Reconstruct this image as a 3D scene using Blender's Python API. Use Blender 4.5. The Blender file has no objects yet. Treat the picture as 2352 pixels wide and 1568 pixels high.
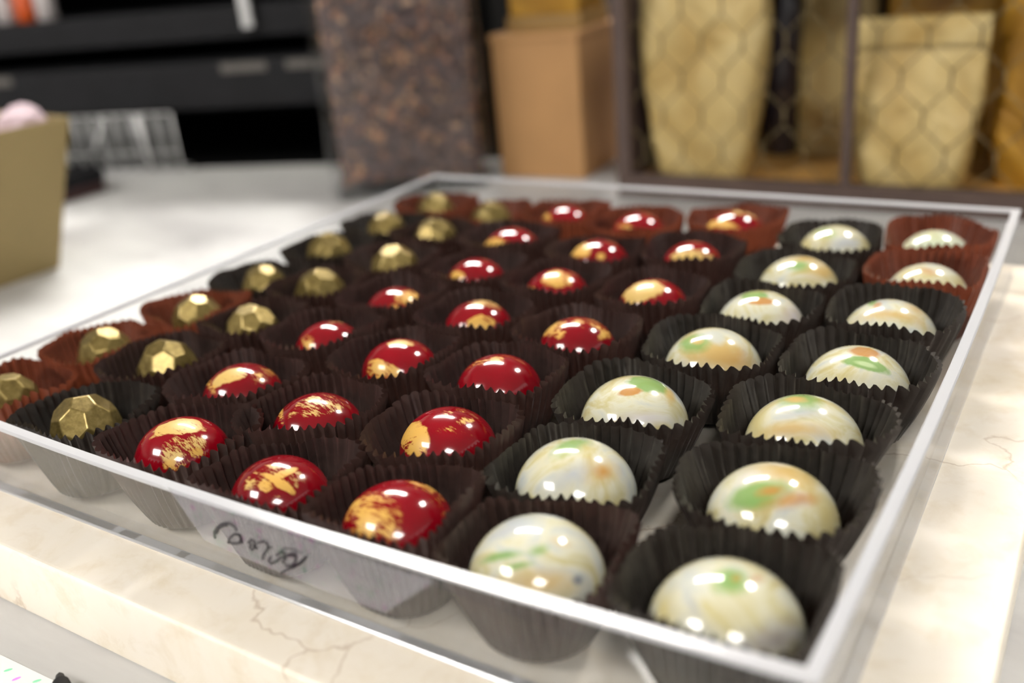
import bpy, bmesh, math, random
import numpy as np
from mathutils import Vector, Matrix, Euler, noise as mnoise
# All lengths below are millimetres (converted to metres by U). z=0 is the top of the stone slab.
U = 0.001
PI = math.pi
ZC=17.494
CAM= [0.59274, 0.40199, 0.09553, 169.96164, -256.46487, 139.34178, 2173.72933]
SZ= [14.485, 9.238, 12.238, 10.653, 9.705, 11.529]
ITEMS={
 'A1':(117.44,108.06,0.903), 'A2':(121.64,68.85,0.923), 'A3':(117.68,29.78,0.970), 'A4':(117.09,-8.55,0.979), 'A5':(112.56,-43.99,0.998), 'A6':(115.80,-79.23,0.993), 'A7':(119.09,-117.72,1.019),
 'B1':(82.39,102.19,0.959), 'B2':(80.07,62.48,0.968), 'B3':(78.57,24.96,0.971), 'B4':(75.71,-10.23,0.991), 'B5':(68.08,-49.40,1.002), 'B6':(69.88,-86.70,1.014), 'B7':(78.08,-122.85,1.003),
 'C1':(40.60,106.98,1.035), 'C2':(38.86,65.52,0.970), 'C3':(42.04,21.70,0.996), 'C4':(33.89,-18.21,1.007), 'C5':(26.35,-52.49,1.038), 'C6':(32.18,-86.42,1.051), 'C7':(43.27,-121.75,1.067),
 'D1':(2.17,96.54,0.970), 'D2':(3.06,57.31,0.992), 'D3':(4.04,21.89,0.966), 'D4':(-6.11,-14.64,0.957), 'D5':(-10.69,-52.16,0.981), 'D6':(-7.60,-93.16,1.042), 'D7':(7.41,-124.84,0.997),
 'E1':(-35.17,99.96,0.944), 'E2':(-39.42,61.03,1.016), 'E3':(-32.82,24.07,0.944), 'E4':(-43.41,-12.45,0.932), 'E5':(-44.79,-47.19,0.928), 'E6':(-45.37,-85.40,0.998), 'E7':(-33.32,-119.03,1.039),
 'F1':(-70.43,93.03,1.012), 'F2':(-80.35,62.85,1.014), 'F3':(-71.90,22.99,1.077), 'F4':(-83.23,-9.11,1.033), 'F5':(-80.82,-47.05,1.007), 'F6':(-85.11,-81.31,1.000), 'F7':(-73.06,-120.70,1.045),
 'G1':(-107.14,99.66,1.011), 'G2':(-111.14,66.43,0.974), 'G3':(-114.20,30.52,1.048), 'G4':(-112.65,-10.09,0.944), 'G5':(-110.11,-46.64,0.991), 'G6':(-116.69,-81.86,0.984), 'G7':(-115.27,-117.98,0.887),
}
X0, X1, Y0, Y1, RIM_H, WALL = -138.6, 141.6, -136.6, 142.8, 26.6, 3.0
BOW_FRONT, BOW_RIGHT = 4.3, 1.8
TABLE_Z = -21.6
random.seed(7)
S = bpy.context.scene
COL = S.collection

# ------------------------------------------------------------------ scene helpers
def tag(o, label=None, cat=None, group=None, kind=None):
    if label: o['label'] = label
    if cat: o['category'] = cat
    if group: o['group'] = group
    if kind: o['kind'] = kind
    return o

def empty(name, loc, rz=0.0, **kw):
    o = bpy.data.objects.new(name, None); COL.objects.link(o)
    o.location = Vector(loc) * U; o.rotation_euler = (0, 0, rz); o.empty_display_size = 0.01
    return tag(o, **kw)

def link(name, me, mat=None, parent=None, loc=(0, 0, 0), rz=0.0, **kw):
    o = bpy.data.objects.new(name, me); COL.objects.link(o)
    if mat is not None:
        for m in (mat if isinstance(mat, (list, tuple)) else [mat]): me.materials.append(m)
    o.location = Vector(loc) * U; o.rotation_euler = (0, 0, rz)
    if parent is not None: o.parent = parent
    return tag(o, **kw)

class MB:
    """collects geometry in millimetres and turns it into one mesh"""
    def __init__(s): s.v = []; s.f = []; s.mi = []
    def add(s, vs, fs, mi=0):
        b = len(s.v); s.v += [tuple(v) for v in vs]
        for f in fs: s.f.append(tuple(b + i for i in f)); s.mi.append(mi)
    def box(s, a, b, mi=0, rot=None, c=None):
        x0, y0, z0 = a; x1, y1, z1 = b
        vs = [(x, y, z) for z in (z0, z1) for y in (y0, y1) for x in (x0, x1)]
        if rot is not None:
            cc = Vector(c if c else ((x0+x1)/2, (y0+y1)/2, (z0+z1)/2))
            vs = [tuple(rot @ (Vector(v) - cc) + cc) for v in vs]
        s.add(vs, [(0, 2, 3, 1), (4, 5, 7, 6), (0, 1, 5, 4), (2, 6, 7, 3), (0, 4, 6, 2), (1, 3, 7, 5)], mi)
    def tube(s, pts, r, n=8, mi=0, closed=False, cap=True):
        pts = [Vector(p) for p in pts]; m = len(pts); rings = []; up = None
        for i, p in enumerate(pts):
            d = (pts[(i+1) % m] - pts[i-1]) if (closed or 0 < i < m-1) else (pts[min(i+1, m-1)] - pts[max(i-1, 0)])
            d.normalize()
            if up is None:
                up = Vector((0, 0, 1)) if abs(d.z) < .9 else Vector((1, 0, 0))
            a = d.cross(up)
            if a.length < 1e-5: a = d.orthogonal()
            a.normalize(); b = a.cross(d).normalized(); up = b
            rr = r[i] if isinstance(r, (list, tuple)) else r
            rings.append([p + (a*math.cos(t) + b*math.sin(t))*rr for t in [2*PI*k/n for k in range(n)]])
        vs = [v for ring in rings for v in ring]; fs = []
        for i in range(m if closed else m-1):
            j = (i+1) % m
            for k in range(n): fs.append((i*n+k, i*n+(k+1) % n, j*n+(k+1) % n, j*n+k))
        if cap and not closed: fs += [tuple(range(n))[::-1], tuple((m-1)*n+k for k in range(n))]
        s.add(vs, fs, mi)
    def rings(s, rings, mi=0, cap0=True, cap1=True, close=True):
        n = len(rings[0]); vs = [v for r in rings for v in r]; fs = []
        for i in range(len(rings)-1):
            for k in range(n if close else n-1):
                fs.append((i*n+k, i*n+(k+1) % n, (i+1)*n+(k+1) % n, (i+1)*n+k))
        if cap0: fs.append(tuple(range(n))[::-1])
        if cap1: fs.append(tuple((len(rings)-1)*n+k for k in range(n)))
        s.add(vs, fs, mi)
    def mesh(s, name, smooth=False, bevel=0.0, seg=2, angle=None):
        me = bpy.data.meshes.new(name)
        me.from_pydata([(x*U, y*U, z*U) for x, y, z in s.v], [], s.f)
        for p, m in zip(me.polygons, s.mi): p.material_index = m
        if bevel:
            bm = bmesh.new(); bm.from_mesh(me)
            bmesh.ops.remove_doubles(bm, verts=bm.verts, dist=1e-6)
            ed = [e for e in bm.edges if len(e.link_faces) == 2 and e.calc_face_angle(0) > .5]
            bmesh.ops.bevel(bm, geom=ed, offset=bevel*U, segments=seg, profile=.6, affect='EDGES')
            bm.to_mesh(me); bm.free()
        bm = bmesh.new(); bm.from_mesh(me); bmesh.ops.recalc_face_normals(bm, faces=bm.faces); bm.to_mesh(me); bm.free()
        if smooth: me.shade_smooth()
        if smooth and angle:
            me.set_sharp_from_angle(angle=angle)
        me.update(); return me

def build(name, mb, mat, parent=None, loc=(0, 0, 0), rz=0, smooth=False, bevel=0, seg=2, angle=None, **kw):
    return link(name, mb.mesh(name, smooth, bevel, seg, angle), mat, parent, loc, rz, **kw)

# ------------------------------------------------------------------ material helpers
def srgb(r, g, b, a=1.0):
    f = lambda c: (c/255)/12.92 if c/255 <= .04045 else ((c/255+.055)/1.055)**2.4
    return (f(r), f(g), f(b), a)

class NT:
    def __init__(s, name):
        s.m = bpy.data.materials.new(name); s.m.use_nodes = True; s.t = s.m.node_tree
        s.t.nodes.clear(); s.out = s.n('ShaderNodeOutputMaterial')
    def n(s, t, **kw):
        nd = s.t.nodes.new(t)
        for k, v in kw.items():
            if k in nd.inputs: nd.inputs[k].default_value = v
            else: setattr(nd, k, v)
        return nd
    def l(s, a, b): s.t.links.new(a, b)
    def coord(s, scale=(1, 1, 1), kind='Object', rot=(0, 0, 0), loc=(0, 0, 0)):
        c = s.n('ShaderNodeTexCoord'); m = s.n('ShaderNodeMapping')
        m.inputs['Scale'].default_value = scale; m.inputs['Rotation'].default_value = rot; m.inputs['Location'].default_value = loc
        s.l(c.outputs[kind], m.inputs['Vector']); return m.outputs['Vector']
    def noise(s, vec, scale, detail=4, rough=.55, dist=0.0):
        n = s.n('ShaderNodeTexNoise'); n.inputs['Scale'].default_value = scale; n.inputs['Detail'].default_value = detail
        n.inputs['Roughness'].default_value = rough; n.inputs['Distortion'].default_value = dist
        if vec is not None: s.l(vec, n.inputs['Vector'])
        return n.outputs['Fac']
    def ramp(s, fac, stops):
        r = s.n('ShaderNodeValToRGB'); e = r.color_ramp.elements
        while len(e) < len(stops): e.new(.5)
        for i, (p, c) in enumerate(stops):
            e[i].position = p; e[i].color = c if len(c) == 4 else (*c, 1)
        s.l(fac, r.inputs['Fac']); return r.outputs['Color']
    def mix(s, fac, a, b, mode='MIX'):
        m = s.n('ShaderNodeMix', data_type='RGBA', blend_type=mode)
        for sock, v in ((m.inputs[0], fac), (m.inputs[6], a), (m.inputs[7], b)):
            if hasattr(v, 'is_linked') or hasattr(v, 'links'): s.l(v, sock)
            else: sock.default_value = v
        return m.outputs[2]
    def math(s, op, a, b=None, clamp=False):
        m = s.n('ShaderNodeMath', operation=op); m.use_clamp = clamp
        for i, v in enumerate((a, b)):
            if v is None: continue
            if hasattr(v, 'links'): s.l(v, m.inputs[i])
            else: m.inputs[i].default_value = v
        return m.outputs[0]
    def bump(s, h, strength=.3, dist=.001):
        b = s.n('ShaderNodeBump'); b.inputs['Strength'].default_value = strength; b.inputs['Distance'].default_value = dist
        s.l(h, b.inputs['Height']); return b.outputs['Normal']
    def pbr(s, color, rough=.5, metal=0.0, normal=None, coat=0.0, spec=.5, sss=0.0, coat_rough=.03, surf=True):
        p = s.n('ShaderNodeBsdfPrincipled')
        for k, v in (('Base Color', color), ('Roughness', rough), ('Metallic', metal), ('Normal', normal),
                     ('Coat Weight', coat), ('Specular IOR Level', spec), ('Coat Roughness', coat_rough)):
            if v is None: continue
            if hasattr(v, 'links'): s.l(v, p.inputs[k])
            else: p.inputs[k].default_value = v
        if surf: s.l(p.outputs[0], s.out.inputs['Surface'])
        return p.outputs[0]

def simple(name, col, rough=.5, metal=0.0, coat=0.0, var=.12, scale=60, bump=0.0, spec=.5):
    t = NT(name); v = t.coord(); f = t.noise(v, scale)
    dark = tuple(c*(1-var) for c in col[:3]) + (1,); lite = tuple(min(1, c*(1+var)) for c in col[:3]) + (1,)
    c = t.ramp(f, [(.3, dark), (.7, lite)])
    t.pbr(c, rough, metal, t.bump(f, bump, .0005) if bump else None, coat, spec); return t.m

# patch group: paints a brushed or soft elliptical mark on a surface, in object space
def make_patch_group():
    g = bpy.data.node_groups.new('ColourMark', 'ShaderNodeTree')
    for nm, ty in (('Color', 'NodeSocketColor'), ('Mark', 'NodeSocketColor'), ('Center', 'NodeSocketVector'), ('A', 'NodeSocketVector'),
                   ('B', 'NodeSocketVector'), ('N', 'NodeSocketVector'), ('Jag', 'NodeSocketFloat'), ('Soft', 'NodeSocketFloat'),
                   ('Brush', 'NodeSocketFloat'), ('Strength', 'NodeSocketFloat'), ('MaskIn', 'NodeSocketFloat')):
        g.interface.new_socket(nm, in_out='INPUT', socket_type=ty)
    g.interface.new_socket('Color', in_out='OUTPUT', socket_type='NodeSocketColor')
    g.interface.new_socket('Mask', in_out='OUTPUT', socket_type='NodeSocketFloat')
    N = g.nodes; L = g.links.new
    gi = N.new('NodeGroupInput'); go = N.new('NodeGroupOutput'); tc = N.new('ShaderNodeTexCoord')
    def m(op, a, b=None, clamp=False):
        x = N.new('ShaderNodeMath'); x.operation = op; x.use_clamp = clamp
        for i, v in enumerate((a, b)):
            if v is None: continue
            if isinstance(v, (int, float)): x.inputs[i].default_value = v
            else: L(v, x.inputs[i])
        return x.outputs[0]
    sub = N.new('ShaderNodeVectorMath'); sub.operation = 'SUBTRACT'; L(tc.outputs['Object'], sub.inputs[0]); L(gi.outputs['Center'], sub.inputs[1])
    q = []
    for k in 'ABN':
        d = N.new('ShaderNodeVectorMath'); d.operation = 'DOT_PRODUCT'; L(sub.outputs[0], d.inputs[0]); L(gi.outputs[k], d.inputs[1])
        q.append(m('MULTIPLY', d.outputs['Value'], d.outputs['Value']))
    r = m('SQRT', m('ADD', m('ADD', q[0], q[1]), q[2]))
    n1 = N.new('ShaderNodeTexNoise'); n1.inputs['Scale'].default_value = 260; n1.inputs['Detail'].default_value = 3; L(tc.outputs['Object'], n1.inputs['Vector'])
    r = m('ADD', r, m('MULTIPLY', m('SUBTRACT', n1.outputs['Fac'], .5), gi.outputs['Jag']))
    edge = m('DIVIDE', m('SUBTRACT', 1.0, r), gi.outputs['Soft'], True)
    # brushed: streaks stretched along one direction, broken up by fine noise
    mp = N.new('ShaderNodeMapping'); mp.inputs['Scale'].default_value = (1, 4.5, 2.0); mp.inputs['Rotation'].default_value = (0.3, 0.2, 0.7)
    L(tc.outputs['Object'], mp.inputs['Vector'])
    n2 = N.new('ShaderNodeTexNoise'); n2.inputs['Scale'].default_value = 330; n2.inputs['Detail'].default_value = 6; n2.inputs['Roughness'].default_value = .75
    L(mp.outputs['Vector'], n2.inputs['Vector'])
    n3 = N.new('ShaderNodeTexNoise'); n3.inputs['Scale'].default_value = 150; n3.inputs['Detail'].default_value = 2; L(tc.outputs['Object'], n3.inputs['Vector'])
    b = m('ADD', n2.outputs['Fac'], m('MULTIPLY', m('SUBTRACT', n3.outputs['Fac'], .5), .9))
    # threshold rises with Brush and towards the edge
    th = m('ADD', m('MULTIPLY', gi.outputs['Brush'], .37), m('MULTIPLY', m('MULTIPLY', r, gi.outputs['Brush']), .13))
    br = m('MULTIPLY', m('SUBTRACT', b, th), 9.0, True)
    mask = m('MULTIPLY', m('MULTIPLY', edge, br), gi.outputs['Strength'])
    mx = N.new('ShaderNodeMix'); mx.data_type = 'RGBA'; L(mask, mx.inputs[0]); L(gi.outputs['Color'], mx.inputs[6]); L(gi.outputs['Mark'], mx.inputs[7])
    L(mx.outputs[2], go.inputs['Color']); L(m('MAXIMUM', mask, gi.outputs['MaskIn']), go.inputs['Mask'])
    return g
MARK = make_patch_group()

# ------------------------------------------------------------------ camera
yaw, pit, rol = CAM[:3]
fwd = Vector((-math.sin(yaw)*math.cos(pit), math.cos(yaw)*math.cos(pit), -math.sin(pit)))
rgt = Vector((math.cos(yaw), math.sin(yaw), 0)); dwn = fwd.cross(rgt)
rx = rgt*math.cos(rol) + dwn*math.sin(rol); dn = -rgt*math.sin(rol) + dwn*math.cos(rol)
CPOS = Vector(CAM[3:6]); FPX = CAM[6]
cd = bpy.data.cameras.new('camera'); cam = bpy.data.objects.new('camera', cd); COL.objects.link(cam)
cam.matrix_world = Matrix(((rx.x, -dn.x, -fwd.x, CPOS.x*U), (rx.y, -dn.y, -fwd.y, CPOS.y*U), (rx.z, -dn.z, -fwd.z, CPOS.z*U), (0, 0, 0, 1)))
cd.sensor_width = 36; cd.lens = FPX/2352*36; cd.clip_start = .01; cd.clip_end = 50
cd.dof.use_dof = True; cd.dof.focus_distance = .250; cd.dof.aperture_fstop = cd.lens/5.6
S.camera = cam

def view_ray(px, py):
    return (fwd*FPX + rx*(px-1176) + dn*(py-784)).normalized()

# ------------------------------------------------------------------ materials
def mat_slab():
    t = NT('cream_limestone'); v = t.coord()
    a = t.noise(v, 34, 5, .6, .8); b = t.noise(v, 95, 6, .65, .3)
    c = t.ramp(a, [(.30, srgb(228, 213, 184)), (.48, srgb(240, 230, 213)), (.75, srgb(243, 236, 226))])
    c2 = t.ramp(b, [(.3, srgb(222, 206, 180)), (.5, srgb(241, 232, 218))])
    c = t.mix(.5, c, c2)
    w = t.n('ShaderNodeTexVoronoi', feature='DISTANCE_TO_EDGE'); w.inputs['Scale'].default_value = 17
    vv = t.n('ShaderNodeVectorMath', operation='ADD'); nn = t.n('ShaderNodeTexNoise'); nn.inputs['Scale'].default_value = 40; nn.inputs['Detail'].default_value = 5
    t.l(v, nn.inputs['Vector']); sc = t.n('ShaderNodeVectorMath', operation='SCALE'); sc.inputs['Scale'].default_value = .035
    t.l(nn.outputs['Color'], sc.inputs[0]); t.l(v, vv.inputs[0]); t.l(sc.outputs[0], vv.inputs[1]); t.l(vv.outputs[0], w.inputs['Vector'])
    line = t.ramp(w.outputs['Distance'], [(.0, (1, 1, 1)), (.012, (0, 0, 0))])
    keep = t.ramp(t.noise(v, 14, 2), [(.50, (0, 0, 0)), (.58, (1, 1, 1))])
    f = t.mix(1.0, line, keep, 'MULTIPLY'); f = t.math('MULTIPLY', f, .55)
    c = t.mix(f, c, srgb(176, 150, 120))
    t.pbr(c, .42, 0, t.bump(b, .05, .0003), 0, .35); return t.m

def mat_table():
    t = NT('white_marble'); v = t.coord(rot=(0, 0, .5), scale=(1, 2.6, 1))
    a = t.noise(v, 3.4, 6, .6, 1.4); b = t.noise(v, 8, 4, .5, .5)
    c = t.ramp(a, [(.32, srgb(138, 136, 136)), (.46, srgb(184, 183, 182)), (.60, srgb(206, 206, 203))])
    c2 = t.ramp(b, [(.35, srgb(172, 170, 170)), (.55, srgb(208, 208, 206))])
    t.pbr(t.mix(.4, c, c2), .45, 0, None, 0, .3); return t.m

def mat_acrylic(name='clear_acrylic', rough=.04, haze=1.0):
    t = NT(name)
    tr = t.n('ShaderNodeBsdfTransparent'); tr.inputs['Color'].default_value = (.965, .968, .972, 1)
    gl = t.n('ShaderNodeBsdfGlossy'); gl.inputs['Roughness'].default_value = rough; gl.inputs['Color'].default_value = (1, 1, 1, 1)
    fr = t.n('ShaderNodeFresnel'); ge = t.n('ShaderNodeNewGeometry')
    ior = t.math('ADD', t.math('MULTIPLY', ge.outputs['Backfacing'], 1/1.36-1.36), 1.36); t.l(ior, fr.inputs['IOR'])
    df = t.n('ShaderNodeBsdfDiffuse'); df.inputs['Color'].default_value = (.8, .8, .82, 1)
    v = t.coord(); f = t.ramp(t.noise(v, 45, 5, .6), [(.5, (.0, .0, .0)), (.8, (.02, .02, .02))])
    m0 = t.n('ShaderNodeMixShader'); t.l(f, m0.inputs[0]); t.l(tr.outputs[0], m0.inputs[1]); t.l(df.outputs[0], m0.inputs[2])
    m = t.n('ShaderNodeMixShader'); t.l(fr.outputs[0], m.inputs[0]); t.l(m0.outputs[0], m.inputs[1]); t.l(gl.outputs[0], m.inputs[2])
    t.l(m.outputs[0], t.out.inputs['Surface']); return t.m

def mat_rim():
    t = NT('acrylic_cut_edge')  # milky white imitates the light piped to clear acrylic edges
    df = t.n('ShaderNodeBsdfDiffuse'); df.inputs['Color'].default_value = (.66, .665, .69, 1)
    tl = t.n('ShaderNodeBsdfTranslucent'); tl.inputs['Color'].default_value = (.85, .85, .87, 1)
    gl = t.n('ShaderNodeBsdfGlossy'); gl.inputs['Roughness'].default_value = .15
    m0 = t.n('ShaderNodeMixShader'); m0.inputs[0].default_value = .35; t.l(df.outputs[0], m0.inputs[1]); t.l(tl.outputs[0], m0.inputs[2])
    m = t.n('ShaderNodeMixShader'); m.inputs[0].default_value = .15; t.l(m0.outputs[0], m.inputs[1]); t.l(gl.outputs[0], m.inputs[2])
    t.l(m.outputs[0], t.out.inputs['Surface']); return t.m

def mat_paper(name, col, trans, tcol, glow=.25):
    t = NT(name); v = t.coord(); f = t.noise(v, 420, 4, .6)
    d = tuple(c*.75 for c in col[:3]) + (1,); l = tuple(c*1.3 for c in col[:3]) + (1,)
    p = t.pbr(t.ramp(f, [(.3, d), (.7, l)]), .37, 0, t.bump(f, .25, .0002), 0, .38, surf=False)
    tl = t.n('ShaderNodeBsdfTranslucent'); tl.inputs['Color'].default_value = tcol
    m = t.n('ShaderNodeMixShader'); m.inputs[0].default_value = trans
    t.l(p, m.inputs[1]); t.l(tl.outputs[0], m.inputs[2]); t.l(m.outputs[0], t.out.inputs['Surface']); return t.m

M = {}
M['base'] = None; M['slab'] = mat_slab(); M['table'] = mat_table(); M['acrylic'] = mat_acrylic(); M['base'] = mat_acrylic('scuffed_acrylic', .22); M['rim'] = mat_rim()
M['cup_black'] = mat_paper('near_black_glassine', srgb(46, 43, 40), .07, srgb(80, 55, 45))
M['cup_brown'] = mat_paper('dark_brown_glassine', srgb(54, 42, 39), .06, srgb(110, 64, 52))
M['cup_red'] = mat_paper('russet_glassine', srgb(80, 46, 36), .22, srgb(175, 90, 58))
M['black'] = simple('black_plastic', srgb(22, 22, 25), .62, var=.2, spec=.25)
M['gloss_black'] = simple('glossy_black_plastic', srgb(22, 22, 24), .35)
M['deep_black'] = simple('matte_black', srgb(9, 9, 9), .8, var=.2, spec=.15)
M['wire'] = simple('grey_steel_wire', srgb(205, 205, 205), .4, .3)
M['kraft'] = simple('kraft_cardboard', srgb(172, 130, 84), .75, var=.06, scale=30, bump=.08)
M['brown_card'] = simple('brown_cardboard', srgb(150, 118, 66), .5, var=.25, scale=18)
M['khaki'] = simple('khaki_cardboard', srgb(142, 124, 82), .7, var=.05, scale=30)
M['case_frame'] = simple('dark_walnut_frame', srgb(80, 64, 58), .5, var=.12, scale=40)
M['case_floor'] = simple('golden_wood', srgb(186, 142, 78), .45, var=.15, scale=30)
M['hex'] = simple('aged_brown_wire', srgb(112, 98, 66), .5, .3)
M['white_plastic'] = simple('white_plastic', srgb(190, 182, 180), .4)
M['orange'] = simple('orange_plastic', srgb(205, 84, 22), .4)
M['tissue'] = simple('pink_white_tissue', srgb(205, 182, 190), .7, var=.08, scale=50)
M['pink'] = simple('pink_ribbon', srgb(190, 90, 120), .5)
M['ink'] = simple('black_ink', srgb(28, 26, 30), .6)
M['card'] = simple('white_card', srgb(240, 240, 240), .6, var=.02)
M['fleck_green'] = simple('green_fleck', srgb(150, 235, 190), .6)
M['fleck_pink'] = simple('pink_fleck', srgb(235, 150, 240), .6)
M['red_tin'] = simple('dark_red_tin', srgb(60, 34, 34), .4)
M['wall'] = simple('dark_wall_paint', srgb(52, 44, 36), .8, var=.2, scale=2)
M['side_wall'] = simple('grey_wall_paint', srgb(120, 116, 110), .8, var=.05, scale=2)
M['ceil'] = simple('ceiling_paint', srgb(205, 202, 196), .9, var=.03, scale=3)
M['floor'] = simple('floor_tile', srgb(120, 112, 104), .5, var=.1, scale=3)
M['cabinet'] = simple('white_laminate', srgb(190, 188, 184), .5, var=.03, scale=5)
M['lamp_frame'] = simple('white_metal', srgb(220, 220, 220), .4)

def mat_emit(name, col, k):
    t = NT(name); e = t.n('ShaderNodeEmission'); e.inputs['Color'].default_value = col; e.inputs['Strength'].default_value = k
    t.l(e.outputs[0], t.out.inputs['Surface']); return t.m
M['lamp'] = mat_emit('lamp_diffuser', (1, .965, .91, 1), 70.0)
M['lamp_front'] = mat_emit('lamp_diffuser_dim', (1, .965, .91, 1), 24.0)
M['bulb'] = mat_emit('warm_bulb', (1, .62, .25, 1), 60.0)

def mat_foil():
    t = NT('gold_foil_paper'); v = t.coord()
    a = t.noise(v, 16, 5, .6, .8); b = t.noise(v, 60, 4, .6, .4)
    c = t.ramp(a, [(.3, srgb(168, 138, 76)), (.5, srgb(192, 168, 110)), (.72, srgb(208, 190, 140))])
    h = t.math('ADD', a, t.math('MULTIPLY', b, .4))
    t.pbr(c, .36, .12, t.bump(h, .45, .010), .1); return t.m
M['foil'] = mat_foil()
def mat_foil2():
    t = NT('amber_foil'); v = t.coord(); a = t.noise(v, 14, 5, .6, .8)
    c = t.ramp(a, [(.3, srgb(128, 88, 22)), (.6, srgb(184, 138, 44)), (.8, srgb(206, 170, 80))])
    t.pbr(c, .35, .4, t.bump(a, .8, .012), .1); return t.m
M['amber'] = mat_foil2()

def mat_gold_gem():
    t = NT('dusted_gold_chocolate'); v = t.coord()
    f = t.noise(v, 520, 5, .7); g = t.noise(v, 110, 3, .5)
    c = t.ramp(f, [(.3, srgb(84, 70, 32)), (.5, srgb(128, 110, 58)), (.72, srgb(170, 152, 98))])
    c = t.mix(.35, c, t.ramp(g, [(.35, srgb(98, 82, 44)), (.65, srgb(152, 132, 80))]))
    t.pbr(c, .34, .72, t.bump(f, .18, .0002), .1, coat_rough=.2); return t.m
M['gem'] = mat_gold_gem()
def mat_nib(i, c):
    return simple('cocoa_nib_%d' % i, c, .6, var=.3, scale=120)
NIBS = [mat_nib(0, srgb(112, 88, 76)), mat_nib(1, srgb(168, 134, 106)), mat_nib(2, srgb(78, 64, 62)), mat_nib(3, srgb(150, 108, 84))]

# ------------------------------------------------------------------ the room
def struct(name, a, b, mat):
    mb = MB(); c = [(a[i]+b[i])/2 for i in range(3)]
    mb.box([a[i]-c[i] for i in range(3)], [b[i]-c[i] for i in range(3)])
    return build(name, mb, mat, loc=c, kind='structure')
FL = -930
struct('floor', (-2600, -2600, FL-60), (2600, 2000, FL), M['floor'])
struct('wall_back', (-2600, 2000, FL), (2600, 2080, 1700), M['wall'])
struct('wall_left', (-2680, -2600, FL), (-2600, 2080, 1700), M['side_wall'])

struct('ceiling', (-2680, -2600, 1700), (2600, 2080, 1760), M['ceil'])
def ceiling_light(cx, cy, w, d, label, rz=0, lamp='lamp'):
    e = empty('ceiling_light', (cx, cy, 1700), rz, label=label, cat='ceiling light', group='ceiling panel lights')
    mb = MB(); t = 25
    mb.box((-w/2-t, -d/2-t, -30), (w/2+t, -d/2, 0)); mb.box((-w/2-t, d/2, -30), (w/2+t, d/2+t, 0))
    mb.box((-w/2-t, -d/2, -30), (-w/2, d/2, 0)); mb.box((w/2, -d/2, -30), (w/2+t, d/2, 0))
    build('lamp_frame', mb, M['lamp_frame'], e)
    mb = MB(); mb.box((-w/2, -d/2, -20), (w/2, d/2, -8)); build('diffuser', mb, M[lamp], e)
ceiling_light(-1150, 1330, 1250, 270, 'long ceiling panel light behind the counter, seen mirrored on the bonbon tops')
ceiling_light(560, 1660, 260, 520, 'narrow ceiling panel light to the right behind the counter')
ceiling_light(-1150, -1500, 900, 620, 'square ceiling panel light in front of the counter at left', lamp='lamp_front')
ceiling_light(1250, -1550, 800, 620, 'square ceiling panel light in front of the counter at right', lamp='lamp_front')

# counter
ct = empty('counter', (0, 0, FL), label='white grey-veined marble counter under the tray and packaging', cat='counter')
mb = MB(); mb.box((-760, -420, TABLE_Z-30-FL), (640, 560, TABLE_Z-FL))
# the back left of the top is cut along a slanted line where the black shelving stands
mb = MB()
poly = [(-900, -420), (640, -420), (640, 620), (-240, 620), (-240, 372), (-900, 168)]
mb.rings([[(x, y, TABLE_Z-30-FL) for x, y in poly], [(x, y, TABLE_Z-FL) for x, y in poly]])
build('worktop', mb, M['table'], ct)
poly2 = [(-860, -380), (600, -380), (600, 580), (-260, 580), (-260, 350), (-860, 160)]
mb = MB(); mb.rings([[(x, y, 0) for x, y in poly2], [(x, y, TABLE_Z-30-FL) for x, y in poly2]])
build('cabinet_body', mb, M['cabinet'], ct)

# stone slab
mb = MB(); mb.box((-152.5, -152.5, 0), (152.5, 155.5, -TABLE_Z))
build('stone_slab', mb, M['slab'], loc=(11.5, -1.5, TABLE_Z), bevel=1.2, seg=3,
      label='thick square cream limestone slab under the clear tray', cat='slab')

# ------------------------------------------------------------------ the clear tray
TRAY = empty('display_tray', (0, 0, 0), label='square clear acrylic tray full of bonbons in paper cups', cat='tray')
def front_y(x, z):       # outer face of the front wall, bowed outwards towards the top
    u = (x-X0)/(X1-X0); return Y0 - BOW_FRONT*4*u*(1-u)*max(0, z/RIM_H)
def right_x(y, z):
    u = (y-Y0)/(Y1-Y0); return X1 + BOW_RIGHT*4*u*(1-u)*max(0, z/RIM_H)
def panel(name, f, z0, z1, mat, n=28, parent=TRAY, nz=4):
    """f(u,z) -> (outer point, inner point)"""
    mb = MB(); R = []
    for i in range(n+1):
        u = i/n; col = []
        zs = [z0+(z1-z0)*k/nz for k in range(nz+1)]
        o = [f(u, z)[0] + (z,) for z in zs]; q = [f(u, z)[1] + (z,) for z in reversed(zs)]
        R.append(o+q)
    mb.rings(R); return build(name, mb, mat, parent)
W = WALL
fr = lambda u, z: ((X0+(X1-X0)*u, front_y(X0+(X1-X0)*u, z)), (X0+W+(X1-X0-2*W)*u, front_y(X0+(X1-X0)*u, z)+W))
bk = lambda u, z: ((X0+(X1-X0)*u, Y1), (X0+W+(X1-X0-2*W)*u, Y1-W))
lf = lambda u, z: ((X0, Y0+(Y1-Y0)*u), (X0+W, Y0+W+(Y1-Y0-2*W)*u))
rt = lambda u, z: ((right_x(Y0+(Y1-Y0)*u, z), Y0+(Y1-Y0)*u), (right_x(Y0+(Y1-Y0)*u, z)-W, Y0+W+(Y1-Y0-2*W)*u))
ZR = RIM_H-1.1
for f in (fr, bk, lf, rt):
    panel('side_panel', f, .9, ZR, M['acrylic'])
mb = MB(); mb.box((X0+W+.05, Y0+W+.05, .2), (X1-W-.05, Y1-W-.05, 3.0)); build('base_panel', mb, M['base'], TRAY)
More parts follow.
